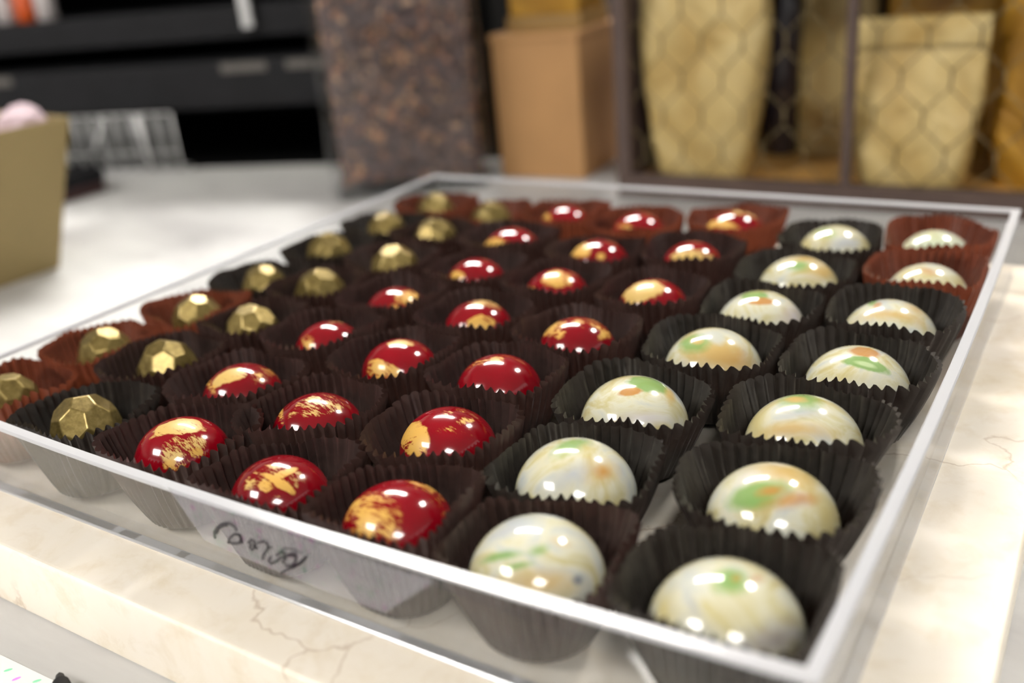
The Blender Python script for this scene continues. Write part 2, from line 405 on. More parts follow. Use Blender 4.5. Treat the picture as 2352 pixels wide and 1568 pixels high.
# polished top edge: one closed band
def loop(z):
    o, q = [], []
    n = 24
    for f, rev in ((fr, 0), (rt, 0), (bk, 1), (lf, 1)):
        for i in range(n):
            u = i/n if not rev else 1-i/n
            a, b = f(u, z); o.append(a); q.append(b)
    return o, q
def band(name, z0, z1, mat, grow=0.0):
    mb = MB(); o0, q0 = loop(z0); o1, q1 = loop(z1); n = len(o0)
    R = []
    for i in range(n):
        R.append([o0[i]+(z0,), o1[i]+(z1-.25,), ((o1[i][0]*.9+q1[i][0]*.1), (o1[i][1]*.9+q1[i][1]*.1), z1),
                  ((o1[i][0]*.1+q1[i][0]*.9), (o1[i][1]*.1+q1[i][1]*.9), z1), q1[i]+(z1-.25,), q0[i]+(z0,)])
    R.append(R[0]); mb.rings(R, cap0=False, cap1=False)
    return build(name, mb, mat, TRAY, smooth=True, angle=.6)
tag(band('rim', ZR, RIM_H, M['rim']), label='polished top edge, piped light painted as milky white')
tag(band('foot_edge', .0, .9, M['rim']), label='glued bottom edge, piped light painted as milky white')

# reflection of a flecked card and its writing, painted onto the lower front wall
def on_front(px, py, off=.15):
    d = view_ray(px, py); y = Y0
    for _ in range(8):
        k = (y-CPOS.y)/d.y; P = CPOS+d*k; y = front_y(P.x, P.z)-off
    return P
def mat_painted_reflection():
    t = NT('painted_reflection')
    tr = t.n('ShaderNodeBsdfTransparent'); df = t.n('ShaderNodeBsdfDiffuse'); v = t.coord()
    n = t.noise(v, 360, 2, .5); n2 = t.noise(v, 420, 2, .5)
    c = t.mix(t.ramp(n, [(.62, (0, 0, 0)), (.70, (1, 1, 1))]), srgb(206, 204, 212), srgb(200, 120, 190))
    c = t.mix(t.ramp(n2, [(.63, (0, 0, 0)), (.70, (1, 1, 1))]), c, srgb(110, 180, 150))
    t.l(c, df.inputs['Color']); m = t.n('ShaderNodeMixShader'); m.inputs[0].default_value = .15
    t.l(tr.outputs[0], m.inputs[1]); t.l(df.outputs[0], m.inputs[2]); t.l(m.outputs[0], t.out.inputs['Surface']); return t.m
def mat_reflected_ink():
    t = NT('reflected_ink'); tr = t.n('ShaderNodeBsdfTransparent'); df = t.n('ShaderNodeBsdfDiffuse'); df.inputs['Color'].default_value = srgb(38, 34, 40)
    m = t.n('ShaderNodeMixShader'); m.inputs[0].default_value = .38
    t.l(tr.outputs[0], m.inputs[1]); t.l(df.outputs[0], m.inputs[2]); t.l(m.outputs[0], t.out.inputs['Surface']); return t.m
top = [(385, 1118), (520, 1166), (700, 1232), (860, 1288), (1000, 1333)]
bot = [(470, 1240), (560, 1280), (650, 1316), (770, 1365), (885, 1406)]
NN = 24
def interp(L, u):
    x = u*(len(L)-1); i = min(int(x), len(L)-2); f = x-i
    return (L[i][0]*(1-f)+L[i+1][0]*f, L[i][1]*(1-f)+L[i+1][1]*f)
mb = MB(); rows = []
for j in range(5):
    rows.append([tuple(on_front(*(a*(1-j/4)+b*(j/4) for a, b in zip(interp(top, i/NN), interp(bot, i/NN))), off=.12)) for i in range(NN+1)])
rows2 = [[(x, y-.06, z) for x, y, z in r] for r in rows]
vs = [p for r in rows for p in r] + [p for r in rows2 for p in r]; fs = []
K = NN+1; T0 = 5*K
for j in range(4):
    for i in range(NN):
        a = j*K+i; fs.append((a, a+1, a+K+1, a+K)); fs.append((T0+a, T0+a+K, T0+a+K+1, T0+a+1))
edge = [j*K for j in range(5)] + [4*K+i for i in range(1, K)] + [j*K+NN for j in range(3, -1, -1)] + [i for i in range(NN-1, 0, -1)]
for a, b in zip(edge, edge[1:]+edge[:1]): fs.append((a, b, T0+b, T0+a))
mb.add(vs, fs); build('painted_reflection', mb, mat_painted_reflection(), TRAY, smooth=True, angle=.5, label='painted reflection of a card with pink and green flecks')
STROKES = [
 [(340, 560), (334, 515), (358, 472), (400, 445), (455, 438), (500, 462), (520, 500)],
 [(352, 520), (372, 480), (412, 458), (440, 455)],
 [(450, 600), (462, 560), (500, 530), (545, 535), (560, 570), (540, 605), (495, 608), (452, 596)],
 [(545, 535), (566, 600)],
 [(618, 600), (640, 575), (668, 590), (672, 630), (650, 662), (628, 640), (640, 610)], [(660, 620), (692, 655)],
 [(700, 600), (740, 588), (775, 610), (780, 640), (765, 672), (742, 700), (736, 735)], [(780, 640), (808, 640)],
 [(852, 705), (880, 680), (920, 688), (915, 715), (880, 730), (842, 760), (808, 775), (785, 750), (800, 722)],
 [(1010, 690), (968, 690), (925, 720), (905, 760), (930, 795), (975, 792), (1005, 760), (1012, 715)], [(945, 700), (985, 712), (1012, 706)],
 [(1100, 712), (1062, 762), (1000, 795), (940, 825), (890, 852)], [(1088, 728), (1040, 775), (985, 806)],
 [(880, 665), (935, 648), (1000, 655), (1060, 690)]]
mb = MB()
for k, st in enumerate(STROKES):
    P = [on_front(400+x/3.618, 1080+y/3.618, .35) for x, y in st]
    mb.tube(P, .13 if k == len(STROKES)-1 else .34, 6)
build('reflected_writing', mb, mat_reflected_ink(), TRAY, smooth=True, label='painted reflection of a handwritten dark word')

# ------------------------------------------------------------------ bonbons and their paper cups
KIND = {'A': 'cream', 'B': 'cream', 'C': 'red', 'D': 'red', 'E': 'red', 'F': 'gold', 'G': 'gold'}
ZCK = {'cream': 13.4, 'red': ZC, 'gold': ZC}      # height of the widest level above the slab
DIM = {'cream': (SZ[0]*1.025, 13.9), 'red': (SZ[2], SZ[3]), 'gold': (SZ[4], SZ[5])}
FLOOR_Z = 3.1
POS = {}
for k, (x, y, s) in ITEMS.items():
    a, b = DIM[KIND[k[0]]]
    POS[k] = [x, max(y, front_y(x, ZCK[KIND[k[0]]])+W+a*s+1.0), s]
    if k[0] == 'A': POS[k][0] = min(x, right_x(y, ZC)-W-a*s-.9)

PLEATS = 44
def flank(kind, a, z):
    """bonbon radius at height z"""
    zc = ZCK[kind]; b = DIM[kind][1]
    if z >= zc: return a*math.sqrt(max(0, 1-((z-zc)/b)**2))
    if kind == 'gold': return a
    fb = min(12.0, a*.84) if kind == 'red' else a*.80
    u = max(0, min(1, (z-FLOOR_Z-1.05)/(zc-FLOOR_Z-1.05))); return a-(a-fb+.35)*(1-u)**1.8
def cup_mesh(key):
    rnd = random.Random(hash_key(key)); x, y, s = POS[key]
    ci, rj = 'ABCDEFG'.index(key[0]), int(key[1])
    a = DIM[KIND[key[0]]][0]*s
    planes = []       # (nx, ny, dist)
    for di, dj in ((0, 1), (0, -1), (1, 0), (-1, 0)):
        i2, j2 = ci+di, rj+dj
        if 0 <= i2 < 7 and 1 <= j2 <= 7:
            k2 = 'ABCDEFG'[i2]+str(j2); x2, y2, s2 = POS[k2]; d = math.hypot(x2-x, y2-y)
            r2 = DIM[KIND[k2[0]]][0]*s2
            pair = random.Random(hash_key(min(key, k2)+max(key, k2))).uniform(-1.6, 1.6)*(1 if key < k2 else -1)
            # the paper between two cups lies half way between them, pushed a little to one side
            mid = d/2 + pair; mid = max(a+.8, min(mid, d-r2-.8))
            planes.append(((x2-x)/d, (y2-y)/d, mid-.22))
    yf = lambda z: y - (front_y(x, z)+W) - .45
    H = 20.8 + rnd.uniform(-.7, .7); dH = {'A': 1.8, 'B': .3, 'C': 3.2, 'D': 3.2, 'E': 3.2, 'F': 2, 'G': 1.5}[key[0]]; n = PLEATS*6; ph = rnd.uniform(0, 6.28)
    w1, w2, w3 = rnd.uniform(0, 6.28), rnd.uniform(0, 6.28), rnd.uniform(0, 6.28)
    rb = max(12.2, min(13.2, a-.4)); Rt = {'cream': 23.3, 'red': 22.2, 'gold': 21.6}[KIND[key[0]]]*(1.03 if rj == 7 else 1)
    prof = [(0, 0.0), (.02, .02), (.10, .12), (.28, .32), (.46, .50), (.64, .67), (.80, .83), (.92, .94), (1.0, 1.0)]
    mb = MB(); rings = []
    for hz, hr in prof:
        ring = []
        for i in range(n):
            t = 2*PI*i/n; c, sn = math.cos(t), math.sin(t)
            pt = t*PLEATS + ph + .9*math.sin(3*t+w1) + .5*math.sin(7*t+w2)
            tri = math.asin(math.sin(pt)*.985)/1.45
            amp = (.12 + 1.1*hr)*(1+.28*math.sin(5*t+w3))
            z = FLOOR_Z + H*hz*(1+.035*math.sin(2*t+w2)+.02*math.sin(5*t+w1)) + (0 if hz < .85 else (hz-.85)/.15*(.55*math.cos(pt*1.0+.6)+.22*math.sin(2*t*5+w3)))
            r = rb + (Rt-rb)*hr**1.05 + .6*hr*math.sin(3*t+w2)
            lim = 1e9
            pl = planes + [(0, -1, yf(z)), (1, 0, right_x(y, z)-W-x-.45), (-1, 0, x-X0-W-.45), (0, 1, Y1-W-y-.45)]
            # smooth minimum keeps the squeezed outline rounded
            acc = r**-12
            for nx, ny, dd in pl:
                q = nx*c+ny*sn
                if q > .15: acc += (dd/q)**-12
            rr = acc**(-1/12.0)
            sq = min(1.0, max(.45, 1-(r-rr)*.05))
            rr = rr - amp*sq*.9 + amp*sq*tri*.9
            for nx, ny, dd in pl:
                q = nx*c+ny*sn
                if q > .15: rr = min(rr, dd/q)
            rr = max(rr, min(flank(KIND[key[0]], a, z)+.3, 15.5) if hz > .03 else rr)
            z += dH*hz*(.75-.25*(sn*.85-c*.5))
            ring.append((rr*c, rr*sn, z))
        rings.append(ring)
    # paper thickness: inner copy
    bottom = [[(q[0]*f, q[1]*f, FLOOR_Z+(.0 if f > .5 else .0)) for q in rings[0]] for f in (.5,)]
    mb.rings(bottom+rings, cap0=True, cap1=False)
    me = mb.mesh('paper_cup', smooth=True, angle=1.2)
    return me, x, y
def hash_key(s):
    h = 17
    for ch in s: h = (h*131+ord(ch)) % 1000003
    return h

# colour marks of every bonbon: (px, py, rx, ry, angle, colour, brush, soft, strength), seen from the photograph
GR, OR, TN, BL, YL, PU, GY, GO, GL, RD = (srgb(148, 190, 108), srgb(216, 150, 72), srgb(232, 196, 122), srgb(204, 208, 214), srgb(232, 216, 150),
   srgb(150, 140, 150), srgb(150, 158, 168), srgb(222, 172, 78), srgb(214, 178, 100), srgb(120, 0, 12))
MK = {
 'A7': [(1677,1330,44,30,0,GR,0,.6,.95), (1692,1327,12,9,0,OR,0,.8,.6), (1739,1328,20,11,0,OR,0,.9,.6), (1785,1470,90,42,-22,PU,0,.9,.75), (1522,1405,26,66,8,YL,0,.9,.9), (1592,1392,12,48,-28,BL,0,.9,.7), (1660,1420,70,40,0,YL,0,1,.5)],
 'B7': [(1150,1276,52,10,-12,GR,0,.7,.9), (1187,1300,40,9,-14,GR,0,.7,.9), (1236,1264,26,13,-15,GR,0,.8,.8), (1235,1338,90,32,0,TN,0,.9,.9), (1082,1258,26,48,35,TN,0,.9,.8), (1165,1220,55,14,-20,BL,0,.9,.8), (1290,1245,24,12,20,TN,0,.9,.7), (1328,1331,13,13,0,GY,0,.6,.9)],
 'B6': [(1313,1021,48,16,-15,GR,0,.6,.85), (1350,1030,22,14,0,YL,0,.9,.8), (1380,1079,42,28,0,TN,0,.9,.9), (1385,1082,20,14,0,OR,0,1,.7), (1313,1088,52,24,-22,BL,0,.9,.85), (1250,1050,40,25,0,YL,0,1,.35)],
 'A6': [(1801,1082,85,22,6,TN,0,.9,.9), (1882,1105,26,38,10,TN,0,.9,.8), (1741,1131,80,30,-12,GR,0,.5,.9), (1751,1150,48,20,-5,GR,0,.6,.8), (1822,1147,66,20,-6,OR,0,.7,.75), (1771,1127,34,13,-8,OR,0,.7,.8), (1715,1095,30,12,-25,srgb(245,240,225),0,.8,.8), (1900,1190,20,50,0,YL,0,.9,.8)],
 'A5': [(1842,946,60,16,-5,BL,0,.9,.8), (1822,985,95,20,-3,TN,0,.8,.85), (1837,913,50,13,0,GR,0,.6,.85), (1827,916,26,7,0,TN,0,.6,.95), (1735,960,25,34,30,YL,0,.9,.8), (1830,895,85,10,0,TN,0,1,.5)],
 'B5': [(1492,878,50,15,14,GR,0,.25,.9), (1447,899,27,10,-8,OR,0,.3,.9), (1540,905,10,20,-20,TN,0,.7,.8), (1475,960,70,16,0,srgb(240,232,240),0,.9,.6)],
 'A4': [(1987,806,36,11,8,OR,0,.3,.85), (1990,834,56,15,15,GR,0,.2,.9), (1988,836,26,6,15,srgb(225,245,190),0,.5,.8), (1935,860,50,18,0,YL,0,1,.4)],
 'B4': [(1655,812,85,36,5,TN,0,.7,.95), (1690,830,50,25,10,OR,0,1,.35), (1594,785,38,20,-8,GR,0,.5,.85), (1600,782,16,8,0,TN,0,.6,.9), (1645,772,22,16,30,srgb(225,228,215),0,.5,.9), (1738,800,13,34,-20,OR,0,.8,.6)],
 'B3': [(1731,676,32,9,-3,GR,0,.3,.9), (1748,691,29,9,0,OR,0,.25,.9), (1825,728,22,32,-20,srgb(238,228,238),0,.9,.7)],
 'A3': [(2050,722,90,12,6,TN,0,.8,.8), (2003,695,12,6,-20,GR,0,.6,.9), (2015,700,11,6,-20,OR,0,.6,.7), (2105,712,28,18,30,TN,0,.9,.7)],
 'B2': [(1857,593,46,9,0,TN,0,.8,.9), (1837,610,30,12,5,GR,0,.6,.9), (1886,622,36,17,15,TN,0,.8,.9)],
 'A2': [(2128,622,26,9,10,OR,0,.6,.65), (2088,631,46,16,0,YL,0,.9,.8)],
 'B1': [(1894,533,28,11,0,GR,0,.7,.7), (1848,556,22,16,0,YL,0,.9,.9), (1946,556,42,16,0,BL,0,.9,.8), (1985,575,15,20,0,YL,0,.9,.8)],
 'A1': [(2145,560,80,36,0,srgb(222,236,200),0,1,.8)],
 'C7': [(846,1182,64,58,-35,GO,.95,.2,1), (842,1225,34,22,20,GO,.9,.3,1), (980,1118,46,15,24,GO,1.05,.25,1), (1010,1150,44,15,55,GO,1.08,.3,1)],
 'D7': [(628,1092,64,30,-6,GL,1.03,.15,1), (648,1112,30,12,32,GO,.6,.2,1), (608,1116,20,14,10,GO,.8,.2,1), (650,1088,40,8,-25,GO,.5,.3,1), (628,1100,30,8,30,GO,.5,.3,1), (650,1140,40,12,0,GO,1.35,.5,1)],
 'E7': [(411,975,62,15,-8,GL,.55,.12,1), (421,1028,60,34,-12,GL,1.0,.2,1), (399,1068,30,16,0,GO,1.08,.4,1), (452,1040,20,12,0,GO,.8,.3,1)],
 'E6': [(523,863,38,15,-22,GL,.6,.15,1), (480,885,12,16,0,GO,1.1,.3,1), (612,856,40,16,12,GO,1.08,.3,1)],
 'D6': [(733,925,60,23,-8,GL,.95,.12,1), (644,955,6,18,10,GO,1.0,.3,1)],
 'C6': [(946,1003,30,38,10,GO,.7,.15,1), (1130,968,26,20,20,GO,1.02,.2,1), (1070,965,24,9,-15,GO,.95,.3,1), (1030,983,75,18,5,GO,1.28,.4,1), (1060,945,45,8,8,GO,1.15,.4,1)],
 'D5': [(872,846,38,20,10,GO,.9,.12,1), (921,786,30,6,0,GL,.6,.15,1)],
 'C5': [(1132,822,62,8,0,GO,1.08,.3,1)],
 'E5': [(706,784,16,18,0,GO,1.12,.3,1), (770,740,26,4,0,GL,1.1,.5,.6)],
 'C4': [(1268,748,34,18,-15,GO,.98,.2,1), (1365,742,52,13,8,GO,1.03,.25,1), (1393,765,14,12,0,GO,.8,.3,1)],
 'D4': [(1118,694,38,6,3,GL,.8,.3,.9), (1103,741,30,20,0,GO,.7,.12,1), (1100,764,8,14,0,GO,.3,.2,1)],
 'E4': [(945,682,34,17,12,GO,.75,.2,1), (914,703,26,12,20,GO,1.15,.4,1)],
 'C3': [(1474,663,46,21,-14,GL,.5,.12,1)], 'D3': [(1280,638,33,19,5,GO,.7,.15,1), (1216,663,9,6,0,GO,.6,.3,1)], 'E3': [(1048,631,15,9,0,GO,.6,.2,1)],
 'C2': [(1592,588,58,17,3,GL,.8,.12,1)], 'D2': [(1330,572,28,11,-12,GO,.7,.2,1), (1380,588,11,9,0,GO,.6,.3,1)],
 'E2': [(1136,557,33,10,-4,GO,.6,.15,1), (1232,541,15,10,20,GO,.9,.2,1)],
 'C1': [(1650,513,42,9,-6,GO,.7,.2,1), (1712,489,30,6,5,GL,.9,.2,1)], 'D1': [(1430,520,20,7,0,GO,1.1,.3,1)], 'E1': [(1252,495,10,8,0,GO,.7,.3,1)]}

def bonbon_material(key):
    kind = KIND[key[0]]; x, y, s = POS[key]; a, b = DIM[kind]; a *= s; b *= s
    rnd = random.Random(hash_key('m'+key)); t = NT(kind+'_bonbon_shell'); zc = ZCK[kind]; C0 = Vector((x, y, zc))
    v = t.coord(loc=(rnd.uniform(-1, 1), rnd.uniform(-1, 1), 0))
    if kind == 'cream':
        base = t.ramp(t.noise(v, 60, 4, .55, 2.2), [(.28, srgb(176, 160, 104)), (.42, srgb(188, 181, 143)), (.52, srgb(198, 196, 174)), (.70, srgb(176, 181, 180))])
    else:
        base = t.ramp(t.noise(v, 60, 2), [(.3, srgb(112, 0, 14)), (.7, srgb(134, 1, 20))])
    mask = None
    def hit(px, py):
        d = view_ray(px, py); Sx = Vector((1/a, 1/a, 1/b)); o = CPOS-C0
        o = Vector((o.x*Sx.x, o.y*Sx.y, o.z*Sx.z)); dd = Vector((d.x*Sx.x, d.y*Sx.y, d.z*Sx.z))
        A = dd.dot(dd); B = o.dot(dd); D = B*B-A*(o.dot(o)-1)
        if D < 0: return None
        return CPOS + d*((-B-math.sqrt(D))/A) - Vector((x, y, 0))
    for (px, py, rx_, ry_, an, colr, brush, soft, st) in MK.get(key, []):
        # nominal placement was read off the unshifted bonbon
        ox, oy = ITEMS[key][0]-x, ITEMS[key][1]-y
        P = hit(px, py); k = 1.0
        if P is None: continue
        an = math.radians(an); ax = []
        for ux, uy, rr in ((math.cos(an), math.sin(an), rx_), (-math.sin(an), math.cos(an), ry_)):
            rr *= (1.12 if kind == 'red' else 1+.45*soft)
            Q = hit(px+ux*rr*.5, py+uy*rr*.5); R = hit(px-ux*rr*.5, py-uy*rr*.5)
            if Q is not None and R is not None: ax.append(Q-R)
            elif Q is not None: ax.append((Q-P)*2)
            elif R is not None: ax.append((P-R)*2)
            else: ax.append(Vector((ux, 0, -uy))*rr/12)
        n = Vector(((P.x)/(a*a), P.y/(a*a), (P.z-zc)/(b*b))).normalized()
        Mx = Matrix((ax[0], ax[1], n*a*.75)).transposed()
        if abs(Mx.determinant()) < 1e-6: continue
        inv = Mx.inverted()
        g = t.n('ShaderNodeGroup'); g.node_tree = MARK
        t.l(base, g.inputs['Color']); g.inputs['Mark'].default_value = tuple(q*.84 for q in colr[:3])+(1,) if kind == 'red' else tuple(q*.62 for q in colr[:3])+(1,); g.inputs['Center'].default_value = P*U
        for nm, row in zip('ABN', inv): g.inputs[nm].default_value = Vector(row)/U
        g.inputs['Jag'].default_value = .9 if kind == 'red' else .55
        g.inputs['Soft'].default_value = soft; g.inputs['Brush'].default_value = brush; g.inputs['Strength'].default_value = st
        g.inputs['MaskIn'].default_value = 0
        if mask is not None: t.l(mask, g.inputs['MaskIn'])
        base, mask = g.outputs['Color'], g.outputs['Mask']
    p = t.n('ShaderNodeBsdfPrincipled'); t.l(base, p.inputs['Base Color'])
    p.inputs['Roughness'].default_value = .16 if kind == 'cream' else .14
    p.inputs['Coat Weight'].default_value = .6; p.inputs['Coat Roughness'].default_value = .02
    if kind == 'red' and mask is not None:
        t.l(t.math('MULTIPLY', mask, .05), p.inputs['Metallic'])
        r = t.math('ADD', t.math('MULTIPLY', mask, .3), .14); t.l(r, p.inputs['Roughness'])
    t.l(p.outputs[0], t.out.inputs['Surface']); return t.m

def dome_mesh(a, b, kind):
    mb = MB(); n = 64; rings = []
    z0 = FLOOR_Z+.35; zc = ZCK[kind]; low = zc-z0
    prof = []
    fb = min(12.0, a*.84) if kind == 'red' else a*.80
    for i in range(12):       # flank below the widest level, drawn in towards a flat rounded foot
        u = i/12; r = a - (a-fb+.35)*(1-u)**1.8
        if i == 0: prof.append((r-1.0, z0)); prof.append((r-.35, z0+.2))
        prof.append((r, z0+.7+(low-.7)*u))
    for i in range(19):
        th = (PI/2)*i/19; prof.append((a*math.cos(th), zc+b*math.sin(th)))
    for r, z in prof: rings.append([(r*math.cos(2*PI*k/n), r*math.sin(2*PI*k/n), z) for k in range(n)])
    mb.rings(rings, cap1=False)
    base = len(rings)*n-n+0; apex = len(mb.v); mb.v.append((0, 0, zc+b))
    for k in range(n): mb.f.append((base+k, base+(k+1) % n, apex)); mb.mi.append(0)
    return mb.mesh('bonbon', smooth=True, angle=.9)

def gem_mesh(a, b, rnd):
    """thirty-two faceted ball (pentagons and hexagons) with softened edges on a flat foot"""
    ph = (1+5**.5)/2; ic = []
    for s1 in (-1, 1):
        for s2 in (-1, 1): ic += [Vector((0, s1, s2*ph)), Vector((s1, s2*ph, 0)), Vector((s2*ph, 0, s1))]
    E = [(i, j) for i in range(12) for j in range(12) if i != j and (ic[i]-ic[j]).length < 2.01]
    R = Euler((rnd.uniform(0, 6.28), rnd.uniform(0, 6.28), rnd.uniform(0, 6.28))).to_matrix()
    bm = bmesh.new(); low = ZC-FLOOR_Z-.35
    for i, j in E:
        p = (R @ (ic[i]*.66+ic[j]*.34)).normalized()*1.03
        z = p.z*b if p.z > 0 else p.z*low
        bm.verts.new(Vector((p.x*a, p.y*a, max(z, -low)+ZC))*U)
    bmesh.ops.convex_hull(bm, input=list(bm.verts))
    bmesh.ops.dissolve_limit(bm, angle_limit=math.radians(7), verts=bm.verts, edges=bm.edges)
    bmesh.ops.bevel(bm, geom=list(bm.edges), offset=.38*U, segments=2, profile=.5, affect='EDGES')
    bmesh.ops.recalc_face_normals(bm, faces=bm.faces)
    zmin = min(v.co.z for v in bm.verts)
    for v in bm.verts:
        if v.co.z < (FLOOR_Z+.3)*U: v.co.z = (FLOOR_Z+.3)*U
    me = bpy.data.meshes.new('bonbon'); bm.to_mesh(me); bm.free(); return me

ROWW = {1: 'back row', 2: 'second row from the back', 3: 'third row from the back', 4: 'middle row', 5: 'third row from the front', 6: 'second row from the front', 7: 'front row'}
COLW = {'A': 'right-hand cream column', 'B': 'left-hand cream column', 'C': 'right-hand red column', 'D': 'middle red column',
        'E': 'left-hand red column', 'F': 'right-hand gold column', 'G': 'left-hand gold column'}
LOOK = {
 'A7': 'Cream domed bonbon with green spot and violet-grey swirl', 'B7': 'Cream bonbon with thin green streaks and tan base', 'B6': 'Cream bonbon with faint green, blue-grey and orange blush',
 'A6': 'Cream bonbon with broad green and orange swirl', 'A5': 'Cream bonbon with green ring and tan bands', 'B5': 'White bonbon with crisp green oval and brown spot', 'A4': 'Cream bonbon, brown dab above green slash',
 'B4': 'Mostly tan cream bonbon with green patch', 'B3': 'White bonbon with green dash over orange oval', 'A3': 'Cream bonbon with long tan streak', 'B2': 'Cream bonbon with green spot, tan edge',
 'A2': 'Cream bonbon with small orange fleck', 'B1': 'Pale bonbon with faint green tip', 'A1': 'Plain pale green-white bonbon',
 'C7': 'Red bonbon with large brushed gold left side', 'D7': 'Red bonbon with crossed gold brush mark on top', 'E7': 'Bright red bonbon with two gold patches', 'C6': 'Dark red bonbon with gold patch and speckles',
 'D6': 'Red bonbon with wide gold patch on top', 'E6': 'Red bonbon with gold smears along its top', 'C5': 'Nearly plain red bonbon, faint gold on top', 'D5': 'Red bonbon with gold corner low at left',
 'E5': 'Red bonbon with tiny gold flake', 'C4': 'Red bonbon with gold streaks on both sides', 'D4': 'Red bonbon with dripping gold leaf mark', 'E4': 'Red bonbon with gold smudge at right',
 'C3': 'Half gold, half red bonbon', 'D3': 'Red bonbon with round gold top', 'E3': 'Plain red bonbon with gold dot', 'C2': 'Red bonbon with wide gold cap', 'D2': 'Red bonbon with slim gold wedge',
 'E2': 'Red bonbon with gold smear at left', 'C1': 'Red bonbon with pale gold side', 'D1': 'Dark red bonbon with faint gold edge', 'E1': 'Blurred plain red bonbon'}
BLACK = {'A3', 'A4', 'A5', 'A6', 'A7', 'B1', 'B2', 'B3', 'B4', 'B5', 'B6', 'F7', 'G2', 'G3', 'G4'}
RUSSET = {'A1', 'A2', 'C1', 'D1', 'E1', 'G1', 'G5', 'G6', 'G7', 'F1'}
for key in ITEMS:
    me, x, y = cup_mesh(key)
    tone = 'cup_black' if key in BLACK else 'cup_red' if key in RUSSET else 'cup_brown'
    word = {'cup_black': 'Near-black', 'cup_red': 'Russet translucent', 'cup_brown': 'Dark brown'}[tone]
    c, r = COLW[key[0]], ROWW[int(key[1])]
    link('paper_cup', me, M[tone], loc=(x, y, 0), label='%s pleated cup, %s of the %s' % (word, r, c), cat='paper cup', group='pleated paper cups in the tray')
    kind = KIND[key[0]]; a, b = DIM[kind]; s = POS[key][2]
    if kind == 'gold':
        rnd = random.Random(hash_key('g'+key)); me = gem_mesh(a*s, b*s, rnd)
        link('bonbon', me, M['gem'], loc=(x, y, 0), label='Faceted antique gold bonbon, %s of the %s' % (r, c), cat='bonbon', group='faceted gold bonbons')
    else:
        lab = '%s, %s' % (LOOK[key], r)
        if len(lab.split()) > 14: lab = lab.replace(' from the ', ' from ')
        link('bonbon', dome_mesh(a*s, b*s, kind), bonbon_material(key), loc=(x, y, 0), label=lab, cat='bonbon', group=kind+' glossy bonbons')

# ------------------------------------------------------------------ packaging behind the tray
TZ = TABLE_Z
def R_(deg): return math.radians(deg)
def rrect(w, d, r, n=6):
    pts = []
    for cx, cy, a0 in ((w/2-r, d/2-r, 0), (-w/2+r, d/2-r, 90), (-w/2+r, -d/2+r, 180), (w/2-r, -d/2+r, 270)):
        for k in range(n+1):
            t = R_(a0+90*k/n); pts.append((cx+r*math.cos(t), cy+r*math.sin(t)))
    return pts
# canister of cocoa nibs
can = empty('storage_canister', (-268.5, 287.5, TZ), R_(34), label='tall clear plastic canister holding brown cocoa nibs', cat='canister')
mb = MB(); w, d, h = 116, 80, 260
def jar(z, g=0): return [(px, py, z) for px, py in rrect(w-2*g, d-2*g, 16-g)]
mb.rings([jar(0, 3), jar(2, .6), jar(5), jar(h)], cap1=False)
build('jar_wall', mb, M['acrylic'], can, smooth=True, angle=.7)
mb = MB(); mb.rings([jar(.6, 5), jar(9, 4.4)]); build('jar_base', mb, M['acrylic'], can, smooth=True, angle=.7)
mb = MB(); mb.rings([jar(h, -1.5), jar(h+14, -1.5)]); build('lid', mb, M['black'], can, bevel=1)
mb = MB(); g = 9
mb.rings([jar(10, 9.5), jar(h-30, 9.5)], mi=2)
rnd = random.Random(3)
for i in range(2600):
    z = rnd.uniform(10, 238); pts = rrect(w-2*g, d-2*g, 10); k = rnd.random()*4
    # a point on the outline of the heap
    per = rnd.uniform(0, 1); L = [(pts[q], pts[(q+1) % len(pts)]) for q in range(len(pts))]
    ln = [math.dist(p_, q_) for p_, q_ in L]; tt = per*sum(ln)
    for (p_, q_), l_ in zip(L, ln):
        if tt <= l_: f = tt/max(l_, 1e-6); break
        tt -= l_
    px, py = p_[0]*(1-f)+q_[0]*f, p_[1]*(1-f)+q_[1]*f
    sz = rnd.uniform(2.2, 5.2); rot = Euler((rnd.uniform(0, 6), rnd.uniform(0, 6), rnd.uniform(0, 6))).to_matrix()
    c = Vector((px*.985, py*.985, z)); vs = [tuple(rot @ Vector(q)*sz+c) for q in ((-.8, -.5, -.3), (.8, -.4, -.2), (.5, .6, -.3), (-.6, .5, -.1), (-.3, -.2, .5), (.5, .1, .45))]
    mb.add(vs, [(0, 1, 2, 3), (0, 4, 1), (1, 4, 5), (1, 5, 2), (2, 5, 3), (3, 5, 4), (3, 4, 0)], rnd.choice((0, 0, 1, 2, 2, 3)))
build('cocoa_nibs', mb, NIBS, None, (-268.5, 287.5, TZ), R_(34), label='brown cocoa nibs filling the clear canister', cat='cocoa nibs', kind='stuff')

# kraft box and the tin on it
kb = empty('kraft_box', (-144.8, 322.7, TZ), R_(5), label='plain kraft cardboard box between canister and display case', cat='box')
mb = MB(); mb.box((-66, 0, 0), (0, 84, 95)); build('box_body', mb, M['kraft'], kb, bevel=.8)
mb = MB(); mb.box((-67, -1, 95), (1, 85, 100)); build('lid', mb, M['kraft'], kb, bevel=.8)
tn = empty('brown_carton', (-157, 334, TZ+100), R_(8), label='small olive brown carton on top of the kraft box', cat='carton')
mb = MB(); mb.box((-46, 0, 0), (9, 58, 10)); build('carton_base', mb, M['brown_card'], tn, bevel=.8)
mb = MB(); mb.box((-44, 2, 10), (7, 56, 44)); build('carton_body', mb, M['amber'], tn, bevel=.8)

